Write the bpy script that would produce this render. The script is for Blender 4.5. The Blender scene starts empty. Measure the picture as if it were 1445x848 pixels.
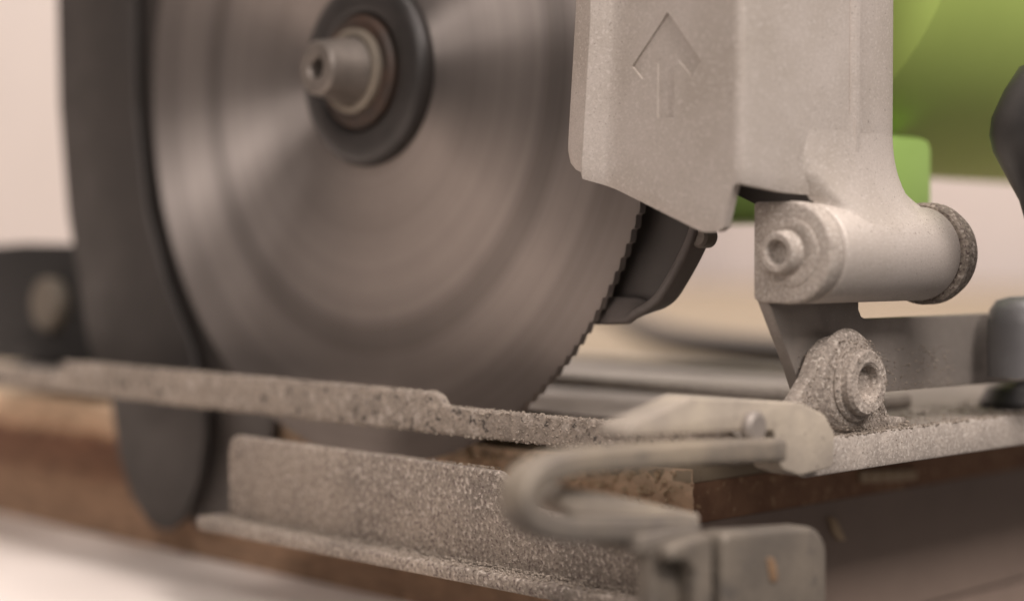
import bpy, bmesh, math, random
from mathutils import Vector, Matrix, noise
random.seed(7)
MM = 0.001
ROT = 0.25
scene = bpy.context.scene
COL = scene.collection

# ------------------------------------------------------------------ camera
# saw frame: origin = blade centre, X = cutting direction, Y = arbor axis (towards motor), Z = up; millimetres in code
cam_d = bpy.data.cameras.new("camera")
cam = bpy.data.objects.new("camera", cam_d)
COL.objects.link(cam)
cam_d.sensor_width = 36.0
cam_d.lens = 59.8
cam_d.clip_start = 0.01
cam_d.clip_end = 30.0
yaw, pitch = math.radians(45.5), math.atan(59 / 2400)
fwd = Vector((-math.sin(yaw) * math.cos(pitch), math.cos(yaw) * math.cos(pitch), -math.sin(pitch)))
cam.location = Vector((312.5, -261.5, -44.0)) * MM
cam.rotation_euler = fwd.to_track_quat('-Z', 'Y').to_euler()
cam_d.dof.use_dof = True
cam_d.dof.focus_distance = 0.334
cam_d.dof.aperture_fstop = 6.0
scene.camera = cam

# ------------------------------------------------------------------ light: an indoor workshop
world = bpy.data.worlds.new("World")
scene.world = world
world.use_nodes = True
bg = world.node_tree.nodes["Background"]
bg.inputs[0].default_value = (1.0, 0.885, 0.835, 1)
bg.inputs[1].default_value = 0.17

def area(name, loc, target, size, power, col, size_y=None):
    l = bpy.data.lights.new(name, 'AREA')
    l.energy = power
    l.color = col
    l.size = size
    if size_y:
        l.shape = 'RECTANGLE'
        l.size_y = size_y
    o = bpy.data.objects.new(name, l)
    COL.objects.link(o)
    o.location = Vector(loc) * MM
    o.rotation_euler = (Vector(target) - Vector(loc)).to_track_quat('-Z', 'Y').to_euler()
    return o
area("key_lamp", (990, -170, 760), (60, 0, -40), 0.30, 13.0, (1.0, 0.905, 0.855))
area("window_light", (760, -1150, 760), (40, 0, -20), 0.40, 10.5, (1.0, 0.905, 0.855), 0.9)
area("ceiling_lamp", (500, 120, 1450), (60, 0, -40), 1.0, 23.0, (1.0, 0.905, 0.855))
area("far_wall_fill", (-1000, 1300, 1700), (-1000, 1301, 0), 1.4, 44.0, (1.0, 0.905, 0.855))  # added unseen fill to brighten the far wall and board top

scene.view_settings.view_transform = 'Standard'
scene.view_settings.look = 'None'
scene.view_settings.exposure = -0.05
scene.view_settings.gamma = 1.0

# ------------------------------------------------------------------ materials
def newmat(name):
    m = bpy.data.materials.new(name)
    m.use_nodes = True
    nt = m.node_tree
    return m, nt, nt.nodes, nt.links, nt.nodes["Principled BSDF"]

def surf(name, base, second=None, mix_scale=40, speck=None, speck_scale=1500, speck_lo=0.55, speck_hi=0.62,
         speck2=None, bump=0.0, bump_scale=900, rough=0.6, metal=0.0, rough_var=0.0, fine=0.0, stretch=None):
    """base/second: slow blotches; speck: dark or light grains, or painted pit shade; bump: fine relief"""
    m, nt, N, L, P = newmat(name)
    tc = N.new("ShaderNodeTexCoord")
    co = tc.outputs["Object"]
    if stretch:
        mp = N.new("ShaderNodeMapping")
        mp.inputs["Scale"].default_value = stretch
        L.new(co, mp.inputs[0])
        co = mp.outputs[0]
    def nz(scale, detail=4, r=0.6):
        n = N.new("ShaderNodeTexNoise")
        n.inputs["Scale"].default_value = scale
        n.inputs["Detail"].default_value = detail
        n.inputs["Roughness"].default_value = r
        L.new(co, n.inputs["Vector"])
        return n.outputs["Fac"]
    def mapr(v, a, b, c=0.0, d=1.0):
        n = N.new("ShaderNodeMapRange")
        n.inputs[1].default_value, n.inputs[2].default_value = a, b
        n.inputs[3].default_value, n.inputs[4].default_value = c, d
        L.new(v, n.inputs[0])
        return n.outputs[0]
    def mix(f, a, b, mode='MIX'):
        n = N.new("ShaderNodeMix")
        n.data_type = 'RGBA'
        n.blend_type = mode
        if isinstance(f, float):
            n.inputs[0].default_value = f
        else:
            L.new(f, n.inputs[0])
        for s, v in ((6, a), (7, b)):
            if isinstance(v, tuple):
                n.inputs[s].default_value = (*v, 1)
            else:
                L.new(v, n.inputs[s])
        return n.outputs[2]
    col = base
    if second:
        col = mix(mapr(nz(mix_scale, 6, 0.65), 0.38, 0.62), base, second)
    if fine:
        g = mapr(nz(bump_scale * 1.3, 2), 0.3, 0.7, 1 - fine, 1 + fine)
        cg = N.new("ShaderNodeCombineColor")
        for i in range(3):
            L.new(g, cg.inputs[i])
        col = mix(1.0, col if not isinstance(col, tuple) else col, cg.outputs[0], 'MULTIPLY')
    if speck:
        col = mix(mapr(nz(speck_scale, 2, 0.5), speck_lo, speck_hi), col, speck)
    if speck2:
        col = mix(mapr(nz(speck_scale * 0.77 + 13, 2, 0.5), 0.58, 0.66), col, speck2)
    if isinstance(col, tuple):
        P.inputs["Base Color"].default_value = (*col, 1)
    else:
        L.new(col, P.inputs["Base Color"])
    P.inputs["Metallic"].default_value = metal
    P.inputs["Roughness"].default_value = rough
    if rough_var:
        L.new(mapr(nz(mix_scale * 2, 5), 0.3, 0.7, rough - rough_var, rough + rough_var), P.inputs["Roughness"])
    if bump:
        b = N.new("ShaderNodeBump")
        b.inputs["Strength"].default_value = 1.0
        b.inputs["Distance"].default_value = bump * MM
        L.new(nz(bump_scale, 4, 0.6), b.inputs["Height"])
        L.new(b.outputs[0], P.inputs["Normal"])
    return m

M = {}
M['cast'] = surf('cast_aluminium', (0.475, 0.424, 0.383), (0.40, 0.353, 0.308), 34, (0.20, 0.172, 0.15), 2100, 0.665, 0.75,
                 (0.51, 0.462, 0.42), bump=0.05, bump_scale=2200, rough=0.5, metal=0.2, fine=0.09)
M['cast_dusty'] = surf('dusty_cast_aluminium', (0.40, 0.35, 0.305), (0.31, 0.27, 0.235), 110, (0.22, 0.19, 0.165), 1700, 0.62, 0.8,
                       (0.5, 0.45, 0.4), bump=0.16, bump_scale=1100, rough=0.75, metal=0.0, fine=0.2)
M['caked'] = surf('steel_caked_with_sawdust', (0.325, 0.272, 0.222), (0.195, 0.164, 0.136), 30, (0.115, 0.083, 0.075), 1500, 0.55, 0.66,
                  (0.42, 0.365, 0.315), bump=0.5, bump_scale=900, rough=0.9, fine=0.3)
M['tabdust'] = surf('tab_caked_with_sawdust', (0.35, 0.30, 0.257), (0.25, 0.213, 0.18), 120, (0.15, 0.13, 0.11), 1700, 0.6, 0.72,
                  (0.52, 0.46, 0.40), bump=0.4, bump_scale=1100, rough=0.95, fine=0.25)
M['crust'] = surf('sawdust_crust', (0.30, 0.252, 0.208), (0.24, 0.202, 0.168), 60, (0.075, 0.063, 0.054), 460, 0.61, 0.67,
                  (0.37, 0.32, 0.275), bump=0.7, bump_scale=620, rough=0.95, fine=0.25)  # dark specks paint the shade inside pits of the crust
M['steel_grey'] = surf('grey_plated_steel', (0.30, 0.265, 0.235), (0.23, 0.203, 0.18), 45, (0.36, 0.32, 0.28), 1300, 0.66, 0.74,
                       bump=0.05, bump_scale=1500, rough=0.5, metal=0.35, rough_var=0.12)
M['loop'] = surf('worn_flat_steel', (0.29, 0.244, 0.186), (0.15, 0.13, 0.11), 38, (0.12, 0.104, 0.092), 420, 0.60, 0.74,
                 bump=0.22, bump_scale=700, rough=0.6, metal=0.2, rough_var=0.1)
M['loop_dust'] = surf('pale_dusted_steel', (0.40, 0.345, 0.275), (0.275, 0.238, 0.20), 48, (0.15, 0.13, 0.112), 450, 0.66, 0.8,
                      bump=0.15, bump_scale=600, rough=0.85)
M['block'] = surf('dull_zinc', (0.19, 0.162, 0.13), (0.125, 0.108, 0.09), 55, (0.12, 0.105, 0.09), 300, 0.56, 0.7,
                  bump=0.15, bump_scale=500, rough=0.6, metal=0.25)
M['clamp_grey'] = surf('blue_grey_metal', (0.16, 0.155, 0.155), (0.13, 0.125, 0.125), 60, rough=0.45, metal=0.3, bump=0.03)
M['rust'] = surf('rust', (0.24, 0.145, 0.075), (0.16, 0.10, 0.06), 300, rough=0.9, bump=0.2)
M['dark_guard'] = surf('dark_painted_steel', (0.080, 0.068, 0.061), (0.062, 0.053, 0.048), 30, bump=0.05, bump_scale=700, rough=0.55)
M['dark_lip'] = surf('dark_rolled_edge', (0.13, 0.11, 0.10), (0.10, 0.085, 0.075), 60, rough=0.5, bump=0.05)
M['knife'] = surf('riving_knife_steel', (0.043, 0.036, 0.032), (0.035, 0.03, 0.027), 25, bump=0.04, bump_scale=900, rough=0.55, metal=0.2, rough_var=0.1)
M['black'] = surf('black_plastic', (0.022, 0.021, 0.021), (0.03, 0.028, 0.027), 80, (0.09, 0.08, 0.07), 1600, 0.72, 0.8, bump=0.05, bump_scale=1500, rough=0.38)
M['black_matt'] = surf('matt_black_steel', (0.012, 0.011, 0.010), (0.016, 0.014, 0.013), 80, rough=0.7)
M['flange'] = surf('black_oxide_steel', (0.034, 0.029, 0.027), (0.026, 0.023, 0.021), 120, bump=0.03, rough=0.42, metal=0.2)
M['flange_rust'] = surf('rusty_dark_steel', (0.065, 0.036, 0.024), (0.035, 0.027, 0.022), 150, bump=0.05, rough=0.6, metal=0.2)
M['bolt'] = surf('plated_bolt_steel', (0.20, 0.172, 0.15), (0.15, 0.13, 0.113), 150, bump=0.04, rough=0.45, metal=0.45)
M['brass'] = surf('dull_yellow_zinc', (0.20, 0.168, 0.13), (0.15, 0.127, 0.1), 120, bump=0.04, rough=0.6, metal=0.2)
M['green'] = surf('green_plastic', (0.46, 0.60, 0.15), (0.44, 0.575, 0.142), 20, bump=0.03, bump_scale=1200, rough=0.5)
M['green_light'] = surf('light_green_plastic', (0.30, 0.46, 0.12), (0.28, 0.43, 0.11), 20, bump=0.03, rough=0.45)
M['gear'] = surf('gear_case_aluminium', (0.33, 0.30, 0.27), (0.28, 0.25, 0.23), 40, rough=0.6, bump=0.1)
M['table'] = surf('white_table_laminate', (0.84, 0.765, 0.71), (0.81, 0.735, 0.68), 6, (0.55, 0.47, 0.4), 300, 0.74, 0.8, bump=0.03, rough=0.5)
M['wall'] = surf('white_plaster', (0.70, 0.635, 0.60), (0.67, 0.61, 0.575), 3, bump=0.5, bump_scale=60, rough=0.9)
M['grain'] = surf('sawdust_grain', (0.30, 0.252, 0.206), (0.195, 0.162, 0.132), 900, (0.375, 0.318, 0.262), 1300, 0.56, 0.66, rough=0.95)
M['chips'] = surf('wood_chip', (0.52, 0.40, 0.27), (0.38, 0.27, 0.17), 400, rough=0.9)

def blade_mat():
    m, nt, N, L, P = newmat('ground_saw_steel')
    tc = N.new("ShaderNodeTexCoord")
    sp = N.new("ShaderNodeSeparateXYZ"); L.new(tc.outputs["Object"], sp.inputs[0])
    cb = N.new("ShaderNodeCombineXYZ"); L.new(sp.outputs[0], cb.inputs[0]); L.new(sp.outputs[2], cb.inputs[1])
    ln = N.new("ShaderNodeVectorMath"); ln.operation = 'LENGTH'; L.new(cb.outputs[0], ln.inputs[0])
    r = ln.outputs["Value"]
    nr = N.new("ShaderNodeMath"); nr.operation = 'DIVIDE'; L.new(r, nr.inputs[0]); nr.inputs[1].default_value = 0.0932
    ramp = N.new("ShaderNodeValToRGB")
    e = ramp.color_ramp.elements
    def c(v): v *= 1.06; return (v, v * 0.885, v * 0.815, 1)
    stops = [(0.0, .31), (0.40, .31), (0.50, .35), (0.62, .355), (0.655, .25), (0.70, .235), (0.735, .335), (0.84, .345), (0.86, .29), (0.95, .30), (1.0, .27)]
    e[0].position, e[0].color = stops[0][0], c(stops[0][1])
    e[1].position, e[1].color = stops[-1][0], c(stops[-1][1])
    for p, v in stops[1:-1]:
        x = e.new(p); x.color = c(v)
    L.new(nr.outputs[0], ramp.inputs[0])
    # turned rings: one-dimensional noise on the radius
    n1 = N.new("ShaderNodeTexNoise"); n1.noise_dimensions = '1D'
    n1.inputs["Scale"].default_value = 150; n1.inputs["Detail"].default_value = 5; n1.inputs["Roughness"].default_value = 0.7
    L.new(r, n1.inputs["W"])
    mr = N.new("ShaderNodeMapRange"); mr.inputs[1].default_value, mr.inputs[2].default_value = 0.25, 0.75
    mr.inputs[3].default_value, mr.inputs[4].default_value = 0.92, 1.08
    L.new(n1.outputs["Fac"], mr.inputs[0])
    # resin smears
    n2 = N.new("ShaderNodeTexNoise"); n2.inputs["Scale"].default_value = 35; n2.inputs["Detail"].default_value = 4
    L.new(tc.outputs["Object"], n2.inputs["Vector"])
    mr2 = N.new("ShaderNodeMapRange"); mr2.inputs[1].default_value, mr2.inputs[2].default_value = 0.3, 0.7
    mr2.inputs[3].default_value, mr2.inputs[4].default_value = 0.93, 1.07
    L.new(n2.outputs["Fac"], mr2.inputs[0])
    mu = N.new("ShaderNodeMath"); mu.operation = 'MULTIPLY'; L.new(mr.outputs[0], mu.inputs[0]); L.new(mr2.outputs[0], mu.inputs[1])
    sc = N.new("ShaderNodeVectorMath"); sc.operation = 'SCALE'
    L.new(ramp.outputs[0], sc.inputs[0]); L.new(mu.outputs[0], sc.inputs["Scale"])
    L.new(sc.outputs[0], P.inputs["Base Color"])
    P.inputs["Metallic"].default_value = 0.85
    P.inputs["Roughness"].default_value = 0.46
    P.inputs["Anisotropic"].default_value = 1.0
    P.inputs["Anisotropic Rotation"].default_value = ROT
    tg = N.new("ShaderNodeTangent"); tg.direction_type = 'RADIAL'; tg.axis = 'Y'
    L.new(tg.outputs[0], P.inputs["Tangent"])
    return m
M['blade'] = blade_mat()

def board_mat():
    """raw chipboard: fine pale outer layers, coarse brown core"""
    m, nt, N, L, P = newmat('raw_chipboard')
    tc = N.new("ShaderNodeTexCoord")
    co = tc.outputs["Object"]
    sp = N.new("ShaderNodeSeparateXYZ"); L.new(co, sp.inputs[0])
    wob = N.new("ShaderNodeTexNoise"); wob.inputs["Scale"].default_value = 160; wob.inputs["Detail"].default_value = 3
    L.new(co, wob.inputs["Vector"])
    ad = N.new("ShaderNodeMath"); ad.operation = 'MULTIPLY_ADD'; L.new(wob.outputs["Fac"], ad.inputs[0])
    ad.inputs[1].default_value = 0.006; L.new(sp.outputs[2], ad.inputs[2])
    mr = N.new("ShaderNodeMapRange"); mr.inputs[1].default_value, mr.inputs[2].default_value = -0.128 + 0.003, -0.0875 + 0.003
    L.new(ad.outputs[0], mr.inputs[0])
    ramp = N.new("ShaderNodeValToRGB"); e = ramp.color_ramp.elements
    stops = [(0.0, (.30, .19, .12)), (0.35, (.27, .165, .10)), (0.46, (.17, .088, .05)), (0.70, (.16, .075, .042)), (0.77, (.46, .30, .19)), (1.0, (.62, .47, .33))]
    e[0].position, e[0].color = stops[0][0], (*stops[0][1], 1)
    e[1].position, e[1].color = stops[-1][0], (*stops[-1][1], 1)
    for p, c in stops[1:-1]:
        x = e.new(p); x.color = (*c, 1)
    L.new(mr.outputs[0], ramp.inputs[0])
    vo = N.new("ShaderNodeTexVoronoi"); vo.inputs["Scale"].default_value = 330
    mp = N.new("ShaderNodeMapping"); mp.inputs["Scale"].default_value = (0.5, 0.5, 1.3)
    L.new(co, mp.inputs[0]); L.new(mp.outputs[0], vo.inputs["Vector"])
    bw = N.new("ShaderNodeSeparateColor"); L.new(vo.outputs["Color"], bw.inputs[0])
    mr2 = N.new("ShaderNodeMapRange"); mr2.inputs[3].default_value, mr2.inputs[4].default_value = 0.78, 1.22
    L.new(bw.outputs[0], mr2.inputs[0])
    sc = N.new("ShaderNodeVectorMath"); sc.operation = 'SCALE'; L.new(ramp.outputs[0], sc.inputs[0]); L.new(mr2.outputs[0], sc.inputs["Scale"])
    L.new(sc.outputs[0], P.inputs["Base Color"])
    P.inputs["Roughness"].default_value = 0.85
    b = N.new("ShaderNodeBump"); b.inputs["Strength"].default_value = 1; b.inputs["Distance"].default_value = 0.0006
    L.new(bw.outputs[1], b.inputs["Height"]); L.new(b.outputs[0], P.inputs["Normal"])
    return m
M['board'] = board_mat()
M['board_top'] = surf('chipboard_face', (0.31, 0.245, 0.17), (0.28, 0.22, 0.15), 14, (0.21, 0.16, 0.105), 260, 0.6, 0.7, bump=0.1, rough=0.8)
M['board_red'] = surf('red_brown_chipboard_layer', (0.30, 0.165, 0.095), (0.21, 0.108, 0.062), 90, (0.45, 0.29, 0.17), 420, 0.60, 0.70, bump=0.5, bump_scale=420, rough=0.85)
M['board_end'] = surf('brown_edge_band', (0.25, 0.187, 0.15), (0.22, 0.164, 0.132), 40, (0.33, 0.25, 0.20), 500, 0.68, 0.8, bump=0.1, bump_scale=500, rough=0.7)

# ------------------------------------------------------------------ mesh helpers (millimetres in, metres out)
ORG = {}
def link(name, me, mat, parent=None, angle=35):
    o = bpy.data.objects.new(name, me)
    COL.objects.link(o)
    if mat:
        me.materials.append(mat)
    for p in me.polygons:
        p.use_smooth = True
    me.set_sharp_from_angle(angle=math.radians(angle))
    if parent is not None:
        o.parent = parent
        if parent.type == 'EMPTY':
            o.location = -parent.location
    return o

def from_bm(name, bm, mat, parent=None, angle=35):
    bmesh.ops.recalc_face_normals(bm, faces=bm.faces)
    for v in bm.verts:
        v.co *= MM
    me = bpy.data.meshes.new(name)
    bm.to_mesh(me); bm.free()
    return link(name, me, mat, parent, angle)

def P3(axis, a, b, t):
    if axis == 'Y': return Vector((a, t, b))
    if axis == 'X': return Vector((t, a, b))
    return Vector((a, b, t))

def round_poly(pts, radii, seg=4):
    """fillet the corners of a polygon; radii: one number or one per corner"""
    n = len(pts); out = []
    for i, p in enumerate(pts):
        r = radii if isinstance(radii, (int, float)) else radii[i]
        p = Vector(p); a = Vector(pts[i - 1]); b = Vector(pts[(i + 1) % n])
        da, db = (a - p), (b - p)
        if r <= 0 or da.length < 1e-6 or db.length < 1e-6:
            out.append(tuple(p)); continue
        ang = da.angle(db)
        if ang > math.radians(172):
            out.append(tuple(p)); continue
        k = min(r / math.tan(ang / 2), da.length * .48, db.length * .48)
        s, e = p + da.normalized() * k, p + db.normalized() * k
        for j in range(seg + 1):
            t = j / seg
            out.append(tuple((1 - t) ** 2 * s + 2 * t * (1 - t) * p + t * t * e))
    return out

def prism_bm(pts, axis, t0, t1, bevel=0.4, seg=2, bm=None):
    own = bm is None
    b = bmesh.new()
    lo = [b.verts.new(P3(axis, x, y, t0)) for x, y in pts]
    hi = [b.verts.new(P3(axis, x, y, t1)) for x, y in pts]
    n = len(pts)
    b.faces.new(lo); b.faces.new(hi[::-1])
    for i in range(n):
        b.faces.new((lo[i], hi[i], hi[(i + 1) % n], lo[(i + 1) % n]))
    bmesh.ops.recalc_face_normals(b, faces=b.faces)
    if bevel:
        ed = [e for e in b.edges if len(e.link_faces) == 2 and e.calc_face_angle(0) > math.radians(50)]
        bmesh.ops.bevel(b, geom=ed, offset=bevel, segments=seg, profile=0.5, affect='EDGES', clamp_overlap=True)
    if own:
        return b
    me = bpy.data.meshes.new('t'); b.to_mesh(me); b.free(); bm.from_mesh(me); bpy.data.meshes.remove(me)
    return bm

def prism(name, pts, axis, t0, t1, mat, parent=None, bevel=0.4, seg=2, angle=35):
    return from_bm(name, prism_bm(pts, axis, t0, t1, bevel, seg), mat, parent, angle)

def box_bm(x0, x1, y0, y1, z0, z1, bevel=0.4, bm=None):
    return prism_bm([(x0, y0), (x1, y0), (x1, y1), (x0, y1)], 'Z', z0, z1, bevel, 2, bm)

def box(name, x0, x1, y0, y1, z0, z1, mat, parent=None, bevel=0.4):
    return from_bm(name, box_bm(x0, x1, y0, y1, z0, z1, bevel), mat, parent)

def lathe_bm(profile, axis, centre, seg=64, bm=None):
    """profile: (radius, along) list; centre: the two coordinates across the axis"""
    b = bm or bmesh.new()
    rings = []
    for r, t in profile:
        if r < 1e-6:
            rings.append([b.verts.new(P3(axis, centre[0], centre[1], t))])
        else:
            rings.append([b.verts.new(P3(axis, centre[0] + r * math.cos(2 * math.pi * i / seg), centre[1] + r * math.sin(2 * math.pi * i / seg), t)) for i in range(seg)])
    for A, B in zip(rings, rings[1:]):
        for i in range(seg):
            j = (i + 1) % seg
            if len(A) == 1 and len(B) == 1: continue
            if len(A) == 1: b.faces.new((A[0], B[i], B[j]))
            elif len(B) == 1: b.faces.new((A[i], B[0], A[j]))
            else: b.faces.new((A[i], B[i], B[j], A[j]))
    return b

def lathe(name, profile, axis, centre, mat, parent=None, seg=64, angle=35):
    return from_bm(name, lathe_bm(profile, axis, centre, seg), mat, parent, angle)

def smooth_path(pts, n=6):
    out = []
    P = [Vector(p) for p in pts]
    for i in range(len(P) - 1):
        p0, p1, p2, p3 = P[max(i - 1, 0)], P[i], P[i + 1], P[min(i + 2, len(P) - 1)]
        for k in range(n):
            t = k / n
            out.append(0.5 * ((2 * p1) + (-p0 + p2) * t + (2 * p0 - 5 * p1 + 4 * p2 - p3) * t * t + (-p0 + 3 * p1 - 3 * p2 + p3) * t ** 3))
    out.append(P[-1])
    return out

def sweep_bm(path, section, ref=Vector((1, 0, 0))):
    """sweep a closed 2-D section (u along ref, v across) along a path"""
    b = bmesh.new(); rings = []
    n = len(path)
    for i, p in enumerate(path):
        t = (path[min(i + 1, n - 1)] - path[max(i - 1, 0)]).normalized()
        v = t.cross(ref).normalized(); u = v.cross(t).normalized()
        rings.append([b.verts.new(p + u * a + v * c) for a, c in section])
    m = len(section)
    for A, B in zip(rings, rings[1:]):
        for i in range(m):
            b.faces.new((A[i], B[i], B[(i + 1) % m], A[(i + 1) % m]))
    b.faces.new(rings[0]); b.faces.new(rings[-1][::-1])
    return b

def circle(r, n=16):
    return [(r * math.cos(2 * math.pi * i / n), r * math.sin(2 * math.pi * i / n)) for i in range(n)]

def tag(o, label, cat=None, group=None, kind=None):
    if label: o['label'] = label
    if cat: o['category'] = cat
    if group: o['group'] = group
    if kind: o['kind'] = kind
    return o

# ------------------------------------------------------------------ the setting
ZB = -87.5      # top of the chipboard
ZT = -128.0     # table surface
wall = box('wall', -1899, 2600, 2500, 2560, -900, 2600, M['wall'], None, 0); wall['kind'] = 'structure'
side_wall = box('side_wall', -1960, -1900, -1500, 2499, -900, 2600, M['wall'], None, 0); side_wall['kind'] = 'structure'
table = box('table', -1890, 86.0, -900, 2300, ZT - 60, ZT, M['table'], None, 0); table['kind'] = 'structure'
table_edge = box('edge_band', 86.05, 87.2, -899, 2299, ZT - 59.5, ZT - 0.3, M['board_end'], table, 0.2)

# ------------------------------------------------------------------ the chipboard being cut
XE, YB = 88.5, 11.0
wp = bpy.data.objects.new('chipboard', None); COL.objects.link(wp)
wp.location = Vector((-400, 600, ZT)) * MM
tag(wp, 'thick raw chipboard panel lying on the white table under the saw', 'board')
# ragged sawn front edge: a strip of real relief near the corner
def board_core():
    b = bmesh.new()
    xs = [-1800, -1200, -500] + [-300 + i * 20 for i in range(15)] + [-10 + i * 1.4 for i in range(70)]
    xs = sorted(x for x in set(xs) if x < XE - 0.5) + [XE]
    zs = [ZT, -124, -120, -116, -112, -108, -105] + [-103 + i * 1.0 for i in range(15)] + [ZB]
    zs = sorted(z for z in set(zs) if z <= ZB)
    g = []
    for x in xs:
        row = []
        for z in zs:
            dep = 0
            if x > -60 and ZT < z < ZB:
                q = Vector((x * 0.35, z * 0.7, 3.1))
                dep = max(0.0, noise.noise(q) * 1.6 + noise.noise(q * 2.7) * 0.9 + 0.2)
            row.append(b.verts.new((x, YB + dep, z)))
        g.append(row)
    for i in range(len(xs) - 1):
        for j in range(len(zs) - 1):
            b.faces.new((g[i][j], g[i + 1][j], g[i + 1][j + 1], g[i][j + 1]))
    return b
from_bm('sawn_edge', board_core(), M['board'], wp, 60)
box('board_face', -1800, XE - 0.3, YB + 0.3, 2080, ZB - 3, ZB, M['board_top'], wp, 0.2)
box('board_core', -1798, XE - 0.8, YB + 3.2, 2078, ZT + 0.2, ZB - 3.01, M['board'], wp, 0)
box('edge_strip', XE - 0.7, XE, YB + 0.4, 2079, ZT + 0.2, ZB - 11.5, M['board_end'], wp, 0)
box('edge_layer', XE - 0.75, XE - 0.1, YB + 0.4, 2079, ZB - 11.4, ZB - 3.05, M['board_red'], wp, 0)

# ------------------------------------------------------------------ the saw
saw = bpy.data.objects.new('circular_saw', None); COL.objects.link(saw)
saw.location = Vector((0, 60, ZB)) * MM
tag(saw, 'green circular saw with silver blade guard and bare steel blade, coated in sawdust', 'saw')

# blade with teeth
def blade():
    b = bmesh.new()
    NT, RT, RG = 180, 92.9, 92.3
    pts = []
    for k in range(NT):
        a0 = 2 * math.pi * k / NT
        st = 2 * math.pi / NT
        for f, r in ((0.0, RT), (0.2, RT - 0.08), (0.45, RT - 0.3), (0.68, RG + 0.05), (0.82, RG), (0.94, RT - 0.3)):
            a = a0 + f * st
            pts.append((r * math.cos(a), r * math.sin(a)))
    rings = [20, 35, 50, 65, 78, 88]
    n = len(pts)
    for y in (-0.9, 0.9):
        prev = None
        for r in rings:
            ring = [b.verts.new((r * math.cos(math.atan2(p[1], p[0])), y, r * math.sin(math.atan2(p[1], p[0])))) for p in pts]
            if prev:
                for i in range(n):
                    b.faces.new((prev[i], ring[i], ring[(i + 1) % n], prev[(i + 1) % n]))
            prev = ring
        ring = [b.verts.new((p[0], y, p[1])) for p in pts]
        for i in range(n):
            b.faces.new((prev[i], ring[i], ring[(i + 1) % n], prev[(i + 1) % n]))
        if y < 0: front = ring
    for i in range(n):
        b.faces.new((front[i], ring[i], ring[(i + 1) % n], front[(i + 1) % n]))
    return b
bl = from_bm('blade', blade(), M['blade'], saw, 30)
bl.location.x -= 0.002
bl['label'] = 'round toothed steel blade with concentric grinding rings'
fl = lathe('blade_flange', [(0, -0.8), (22, -0.8), (22.3, -1.6), (22.2, -3.4), (21.2, -4.8), (19.4, -5.3), (15.2, -5.4), (14.2, -5.0), (13.6, -3.9), (0, -3.9)],
           'Y', (0, 0), M['flange'], saw, 96, 40)
lathe('clamping_washer', [(0, -3.7), (13.2, -3.7), (13.2, -5.6), (12.5, -6.3), (10.2, -6.4), (0, -6.4)], 'Y', (0, 0), M['flange_rust'], fl, 64, 40)
lathe('lock_ring', [(0, -6.3), (9.9, -6.3), (9.9, -7.6), (9.3, -8.1), (8.3, -8.1), (8.0, -7.7), (0, -7.7)], 'Y', (0, 0), M['brass'], fl, 64, 40)
lathe('arbor_bolt', [(0, -7.6), (8.0, -7.6), (7.5, -10.5), (6.7, -14.6), (6.4, -17.2), (5.6, -18.0), (3.0, -18.0), (2.4, -17.3), (2.1, -11.5), (0, -11.0)], 'Y', (0, 0), M['bolt'], fl, 48, 30)

# riving knife behind the blade
kn = [(-146.4, 60), (-146.4, 33.3), (-145.5, 1.5), (-141, -30.3), (-129.4, -70), (-117, -85.9), (-113.5, -100), (-106.8, -111.6), (-97.7, -118.2), (-88.8, -120),
      (-80.1, -114.2), (-73.9, -104.4), (-70.8, -92.7), (-71.2, -83), (-76.5, -68.2), (-89, -50.9), (-98.6, -31.2), (-104.4, -1), (-105.2, 29.1), (-104, 60)]
prism('riving_knife', round_poly(kn, 12, 4), 'Y', -1.1, 1.1, M['knife'], saw, 0.35)

# dark inner guard plate behind blade and knife, with the rolled front end
ig = [(96.5, -36), (95.8, -41), (92.5, -43.4), (88, -51), (83.5, -53.8), (77, -54.4), (64, -54.6), (50, -44), (0, -60), (-45, -74), (-49, -88), (-55, -104), (-66, -116.8),
      (-84, -119), (-92, -112), (-103, -92), (-118, -60), (-124, -20), (-122, 60), (100, 60), (102, 0)]
iguard = prism('inner_guard', round_poly(ig, 5, 3), 'Y', 5.5, 7.8, M['dark_guard'], saw, 0.4)
from_bm('rolled_edge', sweep_bm(smooth_path([(99.5, 2.6, -30), (97.8, 2.6, -37), (95.5, 2.6, -42), (91, 2.6, -48.5), (87.4, 2.6, -52.4), (82.5, 2.8, -54.4), (76, 3.2, -54.9), (66, 3.6, -55.0)], 5),
        round_poly([(-1.0, -3.0), (1.0, -3.0), (1.0, 3.0), (-1.0, 3.0)], 0.9, 3), Vector((0, 0.0001, 1)).cross(Vector((0, 1, 0)))), M['dark_lip'], iguard, 45)
lathe('pin', [(0, 4.6), (2.0, 4.6), (2.3, 4.2), (2.3, 1.2), (1.8, 0.6), (0, 0.6)], 'Y', (98.0, -39.6), M['bolt'], iguard, 24)

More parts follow.
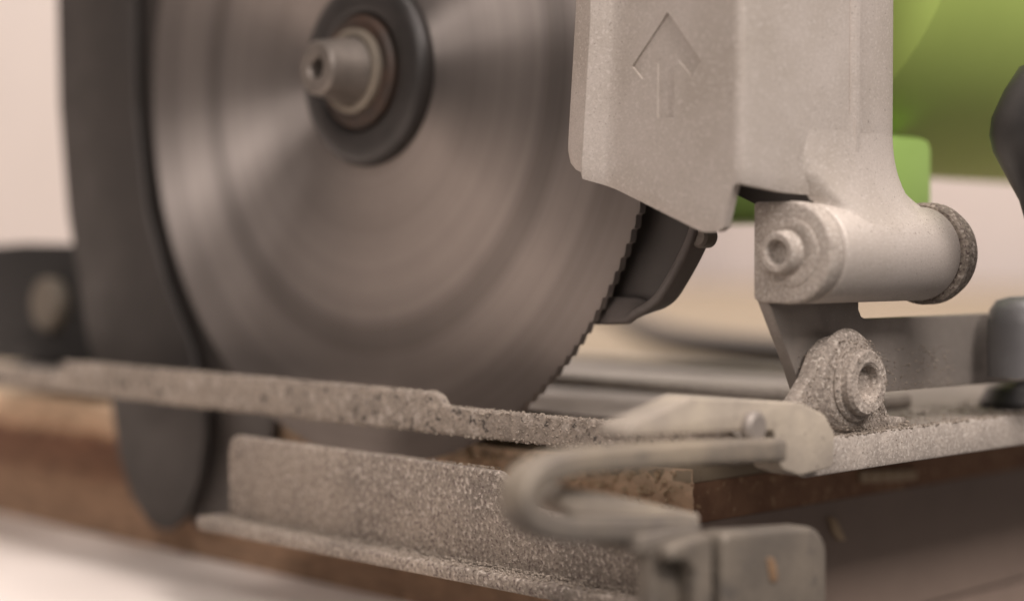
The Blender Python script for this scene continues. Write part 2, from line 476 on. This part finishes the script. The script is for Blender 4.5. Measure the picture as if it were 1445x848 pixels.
# upper guard: cast shell folded round the front of the blade
def guard():
    path = [(82.2, -15.2, -18.5), (80.6, -16.4, -20.6), (80.1, -17.4, -22.2), (80.5, -18.3, -23.8), (81.6, -18.9, -25.2), (83.5, -19.4, -26.6), (86.0, -19.9, -27.5), (87.2, -21.2, -28.0), (88.0, -22.5, -28.4),
            (88.6, -22.6, -28.7), (92.2, -20.6, -29.9), (93.0, -20.2, -30.2), (95, -20.05, -30.9), (100, -20, -32.9), (106, -20, -35.3), (112, -20, -37.7), (114.6, -20, -38.7),
            (116.2, -20, -39.2), (119.4, -20, -39.2), (120.6, -20, -38.4), (122.6, -20, -31.6), (123.3, -20, -30.7), (124.3, -19.7, -30.6), (124.9, -19.2, -30.7), (125.2, -18.3, -30.8),
            (125.6, -14, -31.3), (126.0, -9, -31.9), (126.6, -3, -32.2), (127.2, 4, -32.2), (127.6, 8.6, -32.2), (127.6, 9.3, -32.2), (126.9, 9.8, -32.2), (126.9, 10.4, -32.2), (128.1, 11.0, -32.2),
            (128.2, 12.0, -32.2), (127.9, 12.6, -32.2), (127.8, 18, -32.2), (127.4, 22.5, -32.2), (126.4, 26, -32.2), (124.8, 28.4, -32.2), (122.4, 29.8, -32.2), (118, 30.4, -32.2), (104, 30.6, -32.2)]
    T = 2.4
    b = bmesh.new()
    n = len(path)
    outer, inner = [], []
    tops = [0.0, 0.012, 0.03, 0.3, 0.6, 1.0]
    for i, (x, y, zb) in enumerate(path):
        a, c = Vector(path[max(i - 1, 0)][:2]), Vector(path[min(i + 1, n - 1)][:2])
        t = (c - a).normalized(); nrm = Vector((-t.y, t.x))      # inward
        # smooth the inner offset so creases do not fold
        k = T if 3 < i else T * 0.6
        co, ci = [], []
        for f in tops:
            z = zb + (72 - zb) * f
            lean = 2.4 * max(0.0, min(1.0, (z + 25) / 30.0)) if i < 13 else 0.0
            rnd = 0.35 if f == 0 else (0.08 if f == 0.012 else 0.0)
            co.append(b.verts.new((x + lean + nrm.x * rnd, y + nrm.y * rnd, z)))
            ci.append(b.verts.new((x + lean + nrm.x * k, y + nrm.y * k, z + (0.1 if f == 0 else 0))))
        outer.append(co); inner.append(ci)
    R = len(tops)
    for G, flip in ((outer, False), (inner, True)):
        for i in range(n - 1):
            for j in range(R - 1):
                q = (G[i][j], G[i + 1][j], G[i + 1][j + 1], G[i][j + 1])
                b.faces.new(q[::-1] if flip else q)
    for i in range(n - 1):
        b.faces.new((outer[i][0], inner[i][0], inner[i + 1][0], outer[i + 1][0]))
        b.faces.new((outer[i][-1], outer[i + 1][-1], inner[i + 1][-1], inner[i][-1]))
    for i in (0, n - 1):
        for j in range(R - 1):
            q = (outer[i][j], outer[i][j + 1], inner[i][j + 1], inner[i][j])
            b.faces.new(q)
    return b
ug = from_bm('upper_guard', guard(), M['cast'], saw, 38)
ug['label'] = 'silver cast guard with a recessed arrow'
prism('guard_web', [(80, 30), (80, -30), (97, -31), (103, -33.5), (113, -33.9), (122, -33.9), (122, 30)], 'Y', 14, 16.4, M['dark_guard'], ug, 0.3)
# recessed direction arrow
arrow = [(107.7, 1.4), (115.6, -8.2), (113.6, -10.9), (110.2, -7.6), (109.4, -7.9), (109.4, -18.0), (105.3, -17.8), (105.3, -7.9), (104.5, -7.6), (101.5, -10.4), (99.0, -7.8)]
cut = prism('cutter', arrow, 'Y', -24, -19.45, None, None, 0)
ug.parent = None; ug.location = (0, 0, 0)
md = ug.modifiers.new('b', 'BOOLEAN'); md.object = cut; md.operation = 'DIFFERENCE'; md.solver = 'EXACT'
dg = bpy.context.evaluated_depsgraph_get(); dg.update()
nm = bpy.data.meshes.new_from_object(ug.evaluated_get(dg))
ug.modifiers.clear(); ug.data = nm
nm.set_sharp_from_angle(angle=math.radians(30))
if not nm.materials: nm.materials.append(M['cast'])
ug.parent = saw; ug.location = -saw.location
bpy.data.objects.remove(cut)

# pivot barrel under the guard rim, with the flare that grows out of the rim
BX, BZ, BR = 125.6, -43.0, 9.4
def barrel():
    b = lathe_bm([(0, -1.5), (BR - .5, -1.5), (BR, -0.8), (BR, 37.0), (BR - .4, 37.8), (0, 37.8)], 'Y', (BX, BZ), 64)
    # flare growing out of the guard rim
    def rim_x(y):
        K = [(-12, 125.8), (-3, 126.6), (4, 127.2), (12, 127.9), (18, 127.8), (22.5, 127.4), (26, 126.4), (28.4, 124.8), (29.8, 122.4), (40, 121)]
        for (a, xa), (c, xc) in zip(K, K[1:]):
            if y <= c: return xa + (xc - xa) * (y - a) / (c - a)
        return 119
    def curve(z, K):
        for (a, va), (c, vc) in zip(K, K[1:]):
            if z >= c: return va + (vc - va) * (z - a) / (c - a)
        return K[-1][1]
    NU, NV = 40, 26
    g = []
    for j in range(NV + 1):
        t = j / (NV - 1)
        # a fillet tangent to the rim above and to the barrel below
        z = (1 - t) ** 2 * -17.0 + 2 * t * (1 - t) * -28.9 + t * t * -37.5 if j < NV else -38.4
        k = min(1.0, t) ** 2
        y0 = curve(z, [(-17, -7.4), (-24.5, -6.4), (-28.5, -4.9), (-33, -1.2), (-37, 4.0), (-40, 6.0)])
        y1 = curve(z, [(-17, 29.4), (-21, 29.8), (-25, 30.7), (-28, 31.9), (-30.5, 33.6), (-32.3, 35.5), (-33.4, 36.8), (-40, 37.0)])
        row = []
        for i in range(NU + 1):
            u = i / NU
            y = y0 + (y1 - y0) * u
            rx = rim_x(y)
            x = rx + (133.22 - rx) * t ** 2.3 if j < NV else 132.4
            sink = 0.05
            e = min(u / 0.15, 1.0); e2 = min((1 - u) / 0.14, 1.0)
            fade = max(0.0, min(1.0, (0.97 - t) / 0.2))
            drop = ((1 - math.sin(e * math.pi / 2)) * (1.1 + 5.0 * k) + (1 - math.sin(e2 * math.pi / 2)) * 4.0 * k) * fade
            row.append(b.verts.new((x - sink * fade - drop, y, z)))
        g.append(row)
    for j in range(NV):
        for i in range(NU):
            b.faces.new((g[j][i], g[j][i + 1], g[j + 1][i + 1], g[j + 1][i]))
    return b
pb = from_bm('pivot_barrel', barrel(), M['cast'], saw, 60)
lathe('end_washer', [(0, 37.9), (BR + .3, 37.9), (BR + .9, 38.6), (BR + .9, 41.2), (BR + .1, 43.4), (BR - 2.5, 44.6), (0, 44.8)], 'Y', (BX, BZ), M['caked'], pb, 64)

# hinge bracket: cheek on the pivot, upright plate and long arm facing forward
CX, CZ = 125.2, -42.9
ck = [(117.0, -33.4), (124.5, -33.5)] + [(CX + 9.5 * math.cos(a), CZ + 9.5 * math.sin(a)) for a in [math.radians(90 - i * 12) for i in range(0, 16)]] + [(118.6, -52.2), (117.0, -51.6)]
hb = prism('hinge_bracket', [(-6.2, -50.5), (24.4, -50.5), (24.4, -54.0), (25.3, -55.4), (27, -56), (110, -56), (110, -71.8), (34, -71.0), (31, -76), (8.5, -78.2), (6.4, -72), (2.8, -65)],
           'X', 117.2, 120.0, M['steel_grey'], saw, 0.5)
ch = prism('cheek', ck, 'Y', -6.2, -2.0, M['cast_dusty'], hb, 0.7, 3)
lathe('cheek_ring', [(0, -5.5), (6.4, -5.5), (6.3, -6.4), (5.9, -6.6), (4.8, -6.5), (0, -6.5)], 'Y', (CX + .3, CZ), M['cast_dusty'], ch and hb, 48)
lathe('pivot_nut', [(0, -6), (4.3, -6), (4.1, -7.4), (3.9, -8.8), (3.5, -9.3), (2.5, -9.3), (2.2, -8.8), (2.0, -7.0), (0, -6.9)], 'Y', (CX - .6, CZ), M['cast_dusty'], hb, 32)
# grey cap screw at the end of the arm
lathe('arm_clamp', [(0, -69.2), (8, -69.2), (8.1, -58), (7.6, -55), (6.2, -53), (3.5, -52.2), (0, -52)], 'Z', (129.6, 72.9), M['clamp_grey'], hb, 40, 60)

# dusty base tab with the tilt bolt
gs = [(-7, -78), (-5.6, -73.4), (2.2, -66.2), (5.2, -61.5), (8.6, -59.4), (13, -58.6), (19.2, -59.2), (23.4, -61.8), (25.6, -66.5), (26.2, -71.6), (29.0, -75.4), (34.6, -75.8), (36.2, -77.6), (35, -78.2)]
gt = prism('base_tab', round_poly(gs, 1.5, 3), 'X', 121.2, 124.2, M['tabdust'], saw, 0.8, 3)
gt['label'] = 'upright tab caked with sawdust'
lathe('tilt_boss', [(0, 124.0), (10.2, 124.0), (9.4, 125.2), (8.3, 125.9), (0, 125.9)], 'X', (14.0, -67.6), M['tabdust'], gt, 48)
lathe('tilt_bolt', [(0, 125.6), (7.6, 125.6), (7.7, 126.3), (7.3, 126.8), (6.4, 126.85), (6.4, 128.2), (5.9, 128.9), (4.0, 129.0), (3.4, 128.6), (3.0, 127.0), (0, 126.4)], 'X', (14.6, -67.7), M['tabdust'], gt, 40)

# sole: pressed plate with a slot for the blade
def sole():
    xs = [-190, -150, -136, 5, 17, 38, 46, 101, 126.6]
    ys = [-20.6, -8, 10, 92, 97, 106, 110, 172]
    holes = set()
    for i in range(len(xs) - 1):
        for j in range(len(ys) - 1):
            x, y = (xs[i] + xs[i + 1]) / 2, (ys[j] + ys[j + 1]) / 2
            if -136 < x < 101 and -8 < y < 10: holes.add((i, j))
            if 5 < x < 17 and 106 < y < 110: holes.add((i, j))
            if 38 < x < 46 and 92 < y < 97: holes.add((i, j))
    b = bmesh.new(); V = {}
    def v(i, j, k):
        if (i, j, k) not in V: V[i, j, k] = b.verts.new((xs[i], ys[j], (-78.0, -80.4)[k]))
        return V[i, j, k]
    nx, ny = len(xs) - 1, len(ys) - 1
    solid = lambda i, j: 0 <= i < nx and 0 <= j < ny and (i, j) not in holes
    for i in range(nx):
        for j in range(ny):
            if not solid(i, j): continue
            b.faces.new((v(i, j, 0), v(i + 1, j, 0), v(i + 1, j + 1, 0), v(i, j + 1, 0)))
            b.faces.new((v(i, j, 1), v(i, j + 1, 1), v(i + 1, j + 1, 1), v(i + 1, j, 1)))
            for di, dj, a, c in ((-1, 0, (0, 1), (0, 0)), (1, 0, (1, 0), (1, 1)), (0, -1, (0, 0), (1, 0)), (0, 1, (1, 1), (0, 1))):
                if not solid(i + di, j + dj):
                    b.faces.new((v(i + a[0], j + a[1], 0), v(i + a[0], j + a[1], 1), v(i + c[0], j + c[1], 1), v(i + c[0], j + c[1], 0)))
    return b
so = from_bm('sole_plate', sole(), M['steel_grey'], saw, 30)
# edge lips
lipo = [(-190, -75.2), (-108.5, -75.0), (-106.6, -72.0), (46.6, -72.0), (48.4, -73.0), (49.4, -74.4), (52, -74.8), (124, -74.8), (126.4, -76), (126.4, -80.6), (-190, -80.6)]
prism('side_lip', round_poly(lipo, [0, 1, 1.5, 1.5, .8, .8, 1, 2, 1, 1, 0], 3), 'Y', -23.2, -20.8, M['crust'], so, 0.7, 3)
box('front_lip', 124.6, 127.0, -3, 172, -84.6, -77.6, M['cast_dusty'], so, 0.8)
for y0, y1 in ((40, 62), (128, 150)):
    box('glide_rail', -170, 70, y0, y1, ZB + 0.05, -80.45, M['steel_grey'], so, 0.6)
box('stiffening_rib', -150, 100, 64, 76, -78.1, -74.6, M['cast_dusty'], so, 1.2)
box('stiffening_rib', -150, 60, 140, 150, -78.1, -75.6, M['cast_dusty'], so, 1.2)

# black clamp wing on the sole
def wing():
    b = lathe_bm([(0, -77.9), (11, -77.9), (11.2, -76.5), (9.5, -73.5), (6, -72), (0, -71.6)], 'Z', (118, 96), 40)
    return b
from_bm('clamp_wing', wing(), M['black'], saw)
# big black depth lever at the right
lever = lathe('depth_lever', [(0, -42), (2.6, -41.5), (3.0, -38), (4.4, -33), (7.0, -28), (9.3, -23.6), (10.0, -20.5), (9.6, -17), (7.4, -12), (4.6, -7.6), (0, -5.5)], 'Z', (152.4, 37.4), M['black'], saw, 40, 60)
lathe('lever_stem', [(0, 40), (3.2, 40), (3.2, 100), (0, 100)], 'Y', (153.5, -20), M['black'], lever, 20)

# rear tilt bracket, far left
rb = prism('rear_bracket', round_poly([(-225, -78), (-225, -40), (-196, -39), (-166, -39.5), (-157, -46), (-150, -62), (-144, -78)], 2, 3), 'Y', 14, 17, M['black_matt'], saw, 0.6)
lathe('rear_bolt', [(0, 14), (8.5, 14), (8.5, 10.5), (7.4, 9.4), (0, 9.4)], 'Y', (-175, -58.5), M['brass'], rb, 32)
box('rear_foot', -200, -146, 12, 60, -78, -70, M['black_matt'], rb, 1)

# gear case and green motor housing
box('gear_case', -34, 62, 9, 62, -28, 62, M['gear'], saw, 6)
mh = lathe('motor_housing', [(0, 60), (52, 60), (58, 64), (60, 74), (60, 230), (57, 244), (46, 252), (0, 254)], 'Y', (62, 38), M['green'], saw, 96)
box('housing_foot', -22, 100.5, 60, 84, -35.5, -16, M['green_light'], mh, 3)
for k in range(6):
    box('cooling_rib', 119.8, 123.2, 175 + k * 9, 179 + k * 9, 18, 58, M['green'], mh, 1)

# parallel guide: fence plate, foot lip, clamp blocks, bent strap and hook
fn = prism('guide_fence', round_poly([(-22.2, -106), (-22.2, -85.6), (70, -86.2), (79, -92.5), (138, -96.5), (138, -106.5)], [0, 4.5, 4, 6, 2, 0], 6), 'Y', -27.2, -24.8, M['caked'], saw, 0.7, 3)
fn['label'] = 'upright fence plate caked with sawdust'
prism('fence_foot', round_poly([(-29.6, -105.4), (138, -105.8), (138, -108.8), (-28.4, -108.6)], [1.4, 0, 0, 1.4], 4), 'Y', -31.8, -24.9, M['caked'], fn, 1.0, 3)
strap_path = smooth_path([(132, -20, -77.4), (132, -40, -76.3), (132, -62, -75.5), (132, -73, -75.4), (132, -79.8, -76.6), (132, -82.6, -79.3), (132, -81.2, -82.8), (132, -75.5, -85.0), (132, -66, -86.2), (132, -54, -87.6), (132, -44, -88.6)], 7)
strap = from_bm('guide_strap', sweep_bm(strap_path, round_poly([(-3.0, -2.0), (3.0, -2.0), (3.0, 2.0), (-3.0, 2.0)], 1.0, 3)), M['loop'], saw, 45)
prism('guide_rod', round_poly([(-73.0, -81.6), (-69.6, -79.4), (-38, -87.0), (-38, -91.0), (-69.4, -83.8)], [2, 2, 1, 1, 2], 5), 'X', 125.6, 130.6, M['loop_dust'], strap, 1.2, 3)
lug = prism('strap_hook', round_poly([(-58, -72.6), (-57, -70.6), (-51, -69.4), (-41, -67.0), (-11, -69.8), (-3.4, -72.4), (-0.4, -76), (-0.6, -82.4), (-11, -83), (-16.6, -81.4), (-18.8, -74.4), (-30, -73.6)], [1, 1, 3, 3, 4, 3, 2, 2, 2, 2, 1, 1], 3),
            'X', 125.2, 131.5, M['loop_dust'], strap, 1.0, 3)
lathe('hook_screw', [(0, 131.2), (2.9, 131.2), (2.9, 132.6), (2.2, 133.2), (0, 133.2)], 'X', (-25.5, -73.2), M['steel_grey'], strap, 24)
bA = prism('clamp_block', round_poly([(-57, -89.4), (-46.4, -88.2), (-46.4, -112), (-57, -112)], [2, 2, 0, 0], 4), 'X', 132.5, 136.4, M['block'], saw, 0.9, 3)
prism('channel_rim', round_poly([(-57.2, -91.6), (-57, -89.2), (-46.2, -88.0), (-46.2, -112), (-50.4, -112), (-50.8, -94.2), (-52.6, -92.2)], [1, 1.5, 2, 0, 0, 2.5, 1], 4), 'X', 136.2, 140, M['block'], bA, 0.9, 3)
bB = prism('clamp_plate', round_poly([(-43.0, -88.6), (-17.6, -90.4), (-14.2, -93.6), (-13.8, -112), (-43.0, -112)], [2, 7, 5, 0, 0], 6), 'X', 134, 139.6, M['block'], saw, 1.0, 3)
prism('clamp_gap_shade', [(-47, -90), (-42, -90), (-42, -112), (-47, -112)], 'X', 131, 134.6, M['dark_guard'], bB, 0.3)  # dark sheet painting the shade in the gap between block and plate
prism('rusty_slot', round_poly([(-31.8, -93.8), (-29.6, -94.6), (-28.6, -98.6), (-30.8, -98.2)], 0.8, 3), 'X', 139.4, 139.9, M['rust'], bB, 0.15)
box('clamp_saddle', 126, 136, -60, -44, -91.0, -87.6, M['loop'], bA, 0.8)

# ------------------------------------------------------------------ cord on the board behind the saw
cp = [(-1500, 1500, ZB + 6.1), (-900, 1010, ZB + 6.1), (-560, 700, ZB + 6.1), (-380, 520, ZB + 6.1), (-250, 395, ZB + 6.1), (-170, 330, ZB + 6.1), (-90, 290, ZB + 6.1), (10, 265, ZB + 6.1), (120, 300, ZB + 6.1)]
tube = from_bm('black_tube', sweep_bm(smooth_path(cp, 8), circle(6, 14), Vector((0, 0, 1))), M['black'])  # black round section swept along a curve on the board
tag(tube, 'long black cord lying on the chipboard behind the saw', 'tube')

# ------------------------------------------------------------------ two splinters on the end of the board
sp1 = prism('splinter', [(58.6, -102.2), (61.2, -103.4), (64.8, -108.4), (62.2, -108.0), (59.8, -105.6)], 'X', XE + 0.05, XE + 1.2, M['chips'], None, 0.2)
tag(sp1, 'thin pale wood splinter stuck to the brown board end beside the clamp', 'splinter')
sp2 = prism('splinter', round_poly([(70.4, -93.0), (93.8, -94.6), (94.4, -97.2), (71.0, -95.8)], 0.8, 3), 'X', XE + 0.02, XE + 1.4, M['chips'], None, 0.3)
tag(sp2, 'long pale splinter lying along the reddish board edge under the front of the saw', 'splinter')

# ------------------------------------------------------------------ sawdust
rnd = random.Random(3)
def grains(name, spots, mat, label):
    vs, fs = [], []
    for (p, s, n) in spots:
        base = len(vs)
        R = Matrix.Rotation(rnd.random() * 6.28, 3, Vector((rnd.uniform(-1, 1), rnd.uniform(-1, 1), rnd.uniform(-1, 1) + .01)).normalized())
        a, bq, c = s * rnd.uniform(.6, 1.3), s * rnd.uniform(.5, 1.0), s * rnd.uniform(.35, .8)
        for q in ((a, 0, 0), (-a, 0, 0), (0, bq, 0), (0, -bq, 0), (0, 0, c), (0, 0, -c)):
            vs.append((R @ Vector(q) + Vector(p)) * MM)
        for t in ((0, 2, 4), (2, 1, 4), (1, 3, 4), (3, 0, 4), (2, 0, 5), (1, 2, 5), (3, 1, 5), (0, 3, 5)):
            fs.append(tuple(base + k for k in t))
    me = bpy.data.meshes.new(name)
    me.from_pydata(vs, [], fs); me.update()
    me.materials.append(mat)
    o = bpy.data.objects.new(name, me); COL.objects.link(o)
    return tag(o, label, 'sawdust', None, 'stuff')
S = []
U = rnd.uniform
def sz(a=.07, b=.27): return a + (b - a) * rnd.random() ** 2.5
for _ in range(5200):   # fence face, thicker in the middle and towards the foot
    x = U(-21, 136); z = -105 + 18.8 * rnd.random() ** 1.2
    if z < -86 - (0 if x < 70 else min(9, (x - 70) * .7)): S.append(((x, -27.25, z), sz(), 0))
for _ in range(900): S.append(((U(-20, 69), U(-27, -25), -85.8), sz(), 0))
for _ in range(1900): S.append(((U(-28, 136), U(-31.6, -27.4), -105.4), sz(.12, .5), 0))
for _ in range(900): S.append(((U(-28, 136), -31.8, U(-108.3, -105.9)), sz(), 0))
for _ in range(3000):   # side lip
    x = U(-100, 122); top = -72 if x < 46 else -74.8
    S.append(((x, -23.25, U(-80.4, top)), sz(.12, .5), 0))
for _ in range(1100):
    x = U(-100, 122); top = -72 if x < 46 else -74.8
    S.append(((x, U(-23, -21), top + .05), sz(.12, .5), 0))
for _ in range(1300): S.append(((U(-60, 122), U(-23.2, -21), -80.6), sz(.15, .7), 0))
def in_gusset(y, z):
    return z < -59.4 - max(0, 9 - y) * 1.05 - max(0, y - 19) * 0.7 - (9 if y > 25.6 else 0)
for _ in range(3200):
    y, z = U(-6, 28), U(-77.8, -59)
    if in_gusset(y, z):
        r = math.hypot(y - 14.3, z + 67.6)
        if r < 7.4 and rnd.random() < .75: continue
        x = 124.3 if r > 9.8 else (125.9 if r > 7.6 else 126.9 if r > 6.4 else 129.0)
        if r < 3.4: x = 126.9
        S.append(((x, y, z), sz(.09, .34), 0))
for _ in range(1100): S.append(((126.9 - 3.5 * rnd.random() ** 2, U(-2, 150), -77.7 + (0.1 if rnd.random() < .5 else 0)), sz(.15, .6), 0))
for _ in range(500): S.append(((127.0, U(-2, 150), U(-84, -77.8)), sz(.08, .25), 0))
for _ in range(700): S.append(((U(60, 124), U(-20, -9), -77.95), sz(.15, .6), 0))
for _ in range(900): S.append(((U(102, 124), U(-10, 120), -77.95), sz(.15, .8), 0))
for _ in range(700): S.append(((120.1, U(4, 60), U(-71, -62)), sz(.1, .35), 0))
for _ in range(450): S.append(((U(126, 133), U(-24, 0), -82 + 0 * 1), sz(.1, .3), 0)) if False else None
for _ in range(2600):   # little drifts in the corners
    x = U(-24, 134); h = 1.3 * abs(noise.noise(Vector((x * .11, 0, 0)))) + .25
    v = rnd.random(); w = rnd.random() * (1 - v)
    S.append(((x, -27.3 - w * h * 1.6, -105.3 + v * h), sz(.1, .4), 0))
for _ in range(1500):
    y = U(-6, 36); h = 1.6 * abs(noise.noise(Vector((y * .13, 5, 0)))) + .3
    v = rnd.random(); w = rnd.random() * (1 - v)
    S.append(((min(124.3 + w * h * 1.6, 126.6), y, -77.9 + v * h), sz(.1, .4), 0))
for _ in range(500):
    y = U(0, 37); a = U(-.5, .3)
    S.append(((BX + BR * math.sin(a + .9), y, BZ + BR * math.cos(a + .9)), sz(.06, .16), 0))
grains('sawdust', [s for s in S if s], M['grain'], 'fine pale sawdust sticking to the sole, fence and hinge of the saw')
Cc = []
for _ in range(260): Cc.append(((U(20, 87), YB + U(-.4, .5), U(-100, -88.5)), U(.4, 1.3), 0))
for _ in range(500): Cc.append(((U(-300, 86), 14 + 300 * rnd.random() ** 2, ZB + .2), U(.3, 1.0), 0))
grains('wood_chips', Cc, M['chips'], 'small pale wood chips on the cut chipboard')
